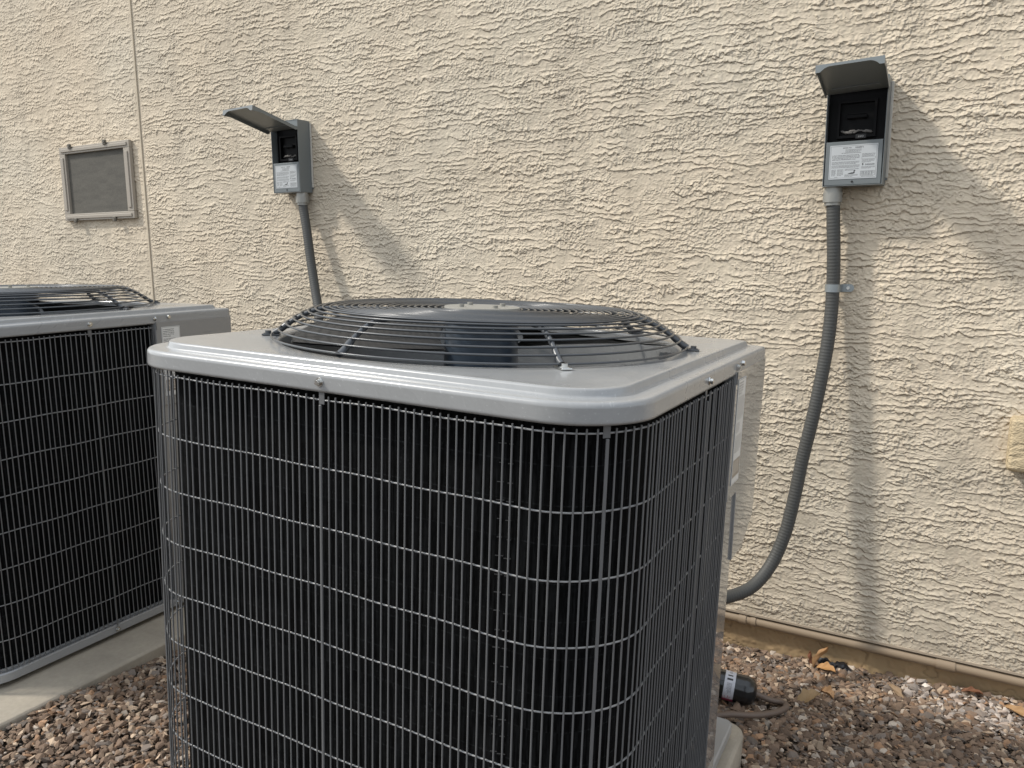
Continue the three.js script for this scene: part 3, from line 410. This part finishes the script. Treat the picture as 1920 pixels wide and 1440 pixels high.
// ------------------------------------------------------------------ filter drier and copper line
{
  const t = thing('filter_drier', 'black filter drier cylinder with white label on the gravel beside the nearest condenser', 'filter drier');
  const A = V3(0.56, 0.062, 0.40), B = V3(0.838, 0.029, 0.345), ax = B.clone().sub(A), len = ax.length();
  const prof = [[0, 0], [0.010, 0], [0.012, 0.003], [0.024, 0.008], [0.033, 0.018], [0.0355, 0.026], [0.0362, 0.03], [0.0355, 0.034], [0.0355, len - 0.034], [0.0365, len - 0.031], [0.0365, len - 0.027], [0.0345, len - 0.022], [0.031, len - 0.012], [0.022, len - 0.005], [0.010, len - 0.002], [0, len - 0.002]].map((p) => new THREE.Vector2(...p));
  const pose = (o) => { o.position.copy(A); o.quaternion.setFromUnitVectors(V3(0, 1, 0), ax.clone().normalize()); };
  pose(part('canister', toCreasedNormals(new THREE.LatheGeometry(prof, 40), 0.6), std(0.012, 0.013, 0.014, 0.3, 0, { clearcoat: 0.4 }), t));
  const lt = canvasTex(256, 256, (c, w, h) => { c.fillStyle = '#dcdde2'; c.fillRect(0, 0, w, h); const r = rng(4); c.fillStyle = '#b8476a'; c.fillRect(214, 0, 42, h); for (let k = 0; k < 70; k++) { c.globalAlpha = r() * 0.7; c.fillRect(186 + r() * 44, r() * h, 8, 14 * r()); } c.globalAlpha = 1; c.fillStyle = '#333'; c.fillRect(60, 70, 9, 120); c.fillRect(84, 60, 12, 140); smallPrint(c, 24, 90, 26, 80, 8, 61); smallPrint(c, 112, 70, 60, 120, 9, 62); });
  // the label wraps the upper and outer side: from the top of the canister round to its foot
  const inv = new THREE.Quaternion().setFromUnitVectors(V3(0, 1, 0), ax.clone().normalize()).invert(), up = V3(0, 1, 0).applyQuaternion(inv), out = V3(0.3, 0, 1).applyQuaternion(inv);
  const au = Math.atan2(up.x, up.z); let da = Math.atan2(out.x, out.z) - au; da = Math.atan2(Math.sin(da), Math.cos(da)); const dirn = Math.sign(da);
  const wrap = new THREE.CylinderGeometry(0.0359, 0.0359, 0.026, 40, 1, true, dirn > 0 ? au - 0.5 : au - 2.6, 3.1); wrap.translate(0, len - 0.070, 0);
  if (dirn < 0) { const uv = wrap.attributes.uv; for (let i = 0; i < uv.count; i++) uv.setX(i, 1 - uv.getX(i)); }
  pose(part('label', wrap, new THREE.MeshStandardMaterial({ map: lt, color: col(0.75, 0.75, 0.77), roughness: 0.5 }), t));
  part('copper_line', sweep(spline([[0.815, 0.034, 0.347], [0.837, 0.026, 0.342], [0.867, 0.012, 0.329], [0.893, 0.010, 0.323], [0.906, 0.012, 0.332], [0.906, 0.013, 0.352], [0.889, 0.016, 0.388], [0.85, 0.021, 0.432], [0.80, 0.028, 0.47], [0.72, 0.02, 0.52], [0.62, 0.06, 0.58], [0.6, 0.09, 0.68]], 90), 0.0075, 12), std(0.15, 0.11, 0.085, 0.55, 0.1), t);
}

// ------------------------------------------------------------------ gravel
{
  const r = rng(2024), shapes = [];
  for (let k = 0; k < 7; k++) { const pts = [], fl = 0.22 + 0.32 * r(), el = 0.5 + 0.4 * r(); for (let i = 0; i < 15; i++) { const a = r() * Math.PI * 2, u = r() * 2 - 1, q = Math.sqrt(1 - u * u), m = 0.82 + 0.3 * r(); pts.push(V3(Math.cos(a) * q * m, u * fl * m, Math.sin(a) * q * m * el)); } const g = new ConvexGeometry(pts); g.setAttribute('uv', new THREE.Float32BufferAttribute(new Float32Array(g.attributes.position.count * 2), 2)); shapes.push(g); }
  const gravel = thing('gravel', 'brown and grey gravel chips covering the ground around the pads', null); gravel.userData.kind = 'stuff';
  const mats = new THREE.MeshStandardMaterial({ color: 0xffffff, roughness: 0.9 }), lists = shapes.map(() => []);
  const inv = (o) => o.updateMatrixWorld() || new THREE.Matrix4().copy(o.matrixWorld).invert(), iA = inv(unitA), iB = inv(unitB), v = V3();
  const blocked = (x, y, z, m) => { v.set(x, y, z).applyMatrix4(iA); if (v.x > -0.465 - m && v.x < 0.441 + m && v.z > -0.445 - m && v.z < 0.455 + m) return true; v.set(x, y, z).applyMatrix4(iB); return v.x > -0.555 - m && v.x < 0.557 + m && v.z > -0.505 - m && v.z < 0.805 + m; };
  const put = (x, z, lift, size) => {
    const y = groundY(x, z) + lift; if (blocked(x, y, z, size * 0.3)) return;
    const q = new THREE.Quaternion().setFromEuler(new THREE.Euler((r() - 0.5) * 1.5, r() * 6.28, (r() - 0.5) * 1.5)), s = V3(size * (0.8 + 0.5 * r()), size * (0.7 + 0.6 * r()), size * (0.8 + 0.4 * r()));
    const p = r(), br = 0.6 + 0.8 * r(); let c = p < 0.42 ? [0.14, 0.105, 0.080] : p < 0.60 ? [0.185, 0.14, 0.105] : p < 0.77 ? [0.16, 0.143, 0.13] : p < 0.89 ? [0.33, 0.275, 0.215] : p < 0.965 ? [0.235, 0.155, 0.10] : [0.36, 0.335, 0.30];
    const wt = Math.max(sm(0.10, 0.0, Math.hypot((x - 1.175) * 1.0, (z - 0.055) * 1.2)), 0.85 * sm(0.17, 0.02, Math.hypot((x - 1.36) * 0.8, (z - 0.10) * 1.3)));
    if (x > 0.6 && r() < wt * 0.75) { const wk = 0.5 + 0.6 * r(); c = c.map((k) => k * 0.5 + 0.27 * wk); }
    lists[Math.floor(r() * 7)].push({ m: new THREE.Matrix4().compose(V3(x, y, z), q, s), c: c.map((k) => k * br) });
  };
  const area = (x0, x1, z0, z1, n, smin, smax) => { for (let i = 0; i < n; i++) { const x = x0 + (x1 - x0) * r(), z = z0 + (z1 - z0) * r(), big = Math.pow(r(), 1.8); put(x, z, 0.000 + 0.006 * r(), smin + (smax - smin) * big); } };
  area(0.5, 1.75, -0.015, 0.75, 10500, 0.0068, 0.0172);
  area(-0.9, 0.4, 0.6, 1.9, 16000, 0.0063, 0.0152);
  area(-3.6, 2.3, -0.01, 2.7, 26000, 0.008, 0.016);
  area(0.5, 1.75, -0.015, 0.75, 7000, 0.003, 0.0065); area(-0.9, 0.4, 0.8, 1.9, 4500, 0.003, 0.006);
  lists.forEach((l, k) => { const im = new THREE.InstancedMesh(shapes[k], mats, l.length); im.name = 'gravel_chips'; im.userData.kind = 'stuff'; l.forEach((e, i) => { im.setMatrixAt(i, e.m); im.setColorAt(i, col(e.c[0] * 1.2, e.c[1] * 1.09, e.c[2] * 0.99)); }); im.castShadow = im.receiveShadow = true; gravel.add(im); });
}
// ------------------------------------------------------------------ leaf litter
function leaf(label, pos, len, wid, curl, twist, rot, c, cat = 'leaf', name = 'dry_leaf') {
  const nu = 14, nv = 6, P = [], I = [];
  for (let s = 0; s < 2; s++) for (let i = 0; i <= nu; i++) for (let j = 0; j <= nv; j++) {
    const u = i / nu, q = j / nv * 2 - 1, wdt = wid * Math.pow(Math.sin(Math.PI * Math.min(1, 0.04 + u * 0.96)), 0.75) * (1 + 0.15 * Math.sin(u * 19 + q)), a = twist * u;
    const lx = len * (u - 0.5), ly = q * wdt * 0.5, lz = curl * wdt * q * q + 0.25 * curl * len * Math.sin(u * 3.1) + (s ? -0.0004 : 0.0004) + 0.0015 * Math.sin(u * 13 + q * 4);
    P.push(lx, ly * Math.sin(a) + lz * Math.cos(a), ly * Math.cos(a) - lz * Math.sin(a));
  }
  const st = (nu + 1) * (nv + 1); for (let s = 0; s < 2; s++) for (let i = 0; i < nu; i++) for (let j = 0; j < nv; j++) { const a = s * st + i * (nv + 1) + j, b = a + 1, d = a + nv + 1, e = d + 1; s ? I.push(a, b, d, b, e, d) : I.push(a, d, b, b, d, e); }
  const g = new THREE.BufferGeometry(); g.setAttribute('position', new THREE.Float32BufferAttribute(P, 3)); g.setAttribute('uv', new THREE.Float32BufferAttribute(new Float32Array(P.length / 3 * 2), 2)); g.setIndex(I); g.computeVertexNormals();
  const m = part(numbered(name), g, std(...c, 0.7), scene); m.position.set(...pos); m.rotation.set(...rot); return tag(m, label, cat);
}
leaf('curled orange leaf standing upright against the foundation', [0.938, 0.005, 0.036], 0.085, 0.020, 0.35, 2.2, [0, 0.3, 1.15], [0.33, 0.18, 0.075]);
leaf('small dark red leaf blade beside the upright curled leaf', [0.917, 0.0, 0.036], 0.045, 0.016, 0.3, 1.0, [0, 0.2, 1.9], [0.20, 0.075, 0.035]);
leaf('orange brown leaf lying flat in front of the upright leaf', [0.957, -0.014, 0.052], 0.052, 0.030, 0.25, 0.2, [0.35, -0.2, 0.15], [0.40, 0.215, 0.08]);
leaf('broad tan leaf on the gravel right of the copper line', [0.948, 0.006, 0.262], 0.062, 0.038, 0.25, 0.3, [0.45, 0.6, 0.25], [0.30, 0.20, 0.10]);
leaf('small curled tan leaf next to the broad leaf', [0.985, 0.004, 0.218], 0.040, 0.026, 0.5, 0.5, [0.5, -0.5, 0.2], [0.33, 0.19, 0.09]);
leaf('long narrow tan leaf left of the whitened stones', [1.136, -0.004, 0.11], 0.07, 0.020, 0.3, 0.4, [0.4, -1.0, 0.15], [0.25, 0.17, 0.10]);
leaf('dark brown leaf close to the foundation right of the whitened stones', [1.305, 0.002, 0.016], 0.05, 0.018, 0.3, 0.3, [0.3, 0.1, 0.0], [0.17, 0.07, 0.03]);
leaf('tan and orange leaf on the gravel at the right edge', [1.404, 0.006, 0.078], 0.065, 0.025, 0.3, 0.3, [0.4, -0.5, 0.0], [0.34, 0.20, 0.09]);
leaf('curled bark flake on the gravel beside the left pad', [-0.60, 0.098, 1.225], 0.05, 0.014, 0.7, 0.6, [0.2, 0.3, 0.1], [0.20, 0.125, 0.07], 'bark', 'bark_flake');
{ const r = rng(5), l = []; for (let k = 0; k < 9; k++) { const g = new THREE.IcosahedronGeometry(0.008 + 0.006 * r(), 1); const p = g.attributes.position; for (let i = 0; i < p.count; i++) { const s = 1 + 0.3 * vn(p.getX(i) * 300 + k * 7, p.getY(i) * 300); p.setXYZ(i, p.getX(i) * s * 1.4, p.getY(i) * s * 0.8, p.getZ(i) * s); } g.computeVertexNormals(); g.translate(0.945 + k * 0.0075, -0.022 + 0.010 * r(), 0.006 + 0.016 * r()); l.push(g); }
  tag(part('plastic_scrap', merged(l), std(0.018, 0.018, 0.02, 0.35), scene), 'crumpled black plastic scrap at the foot of the wall by the upright leaf', 'plastic scrap'); }

scene.updateMatrixWorld(true);
renderer.render(scene, camera);
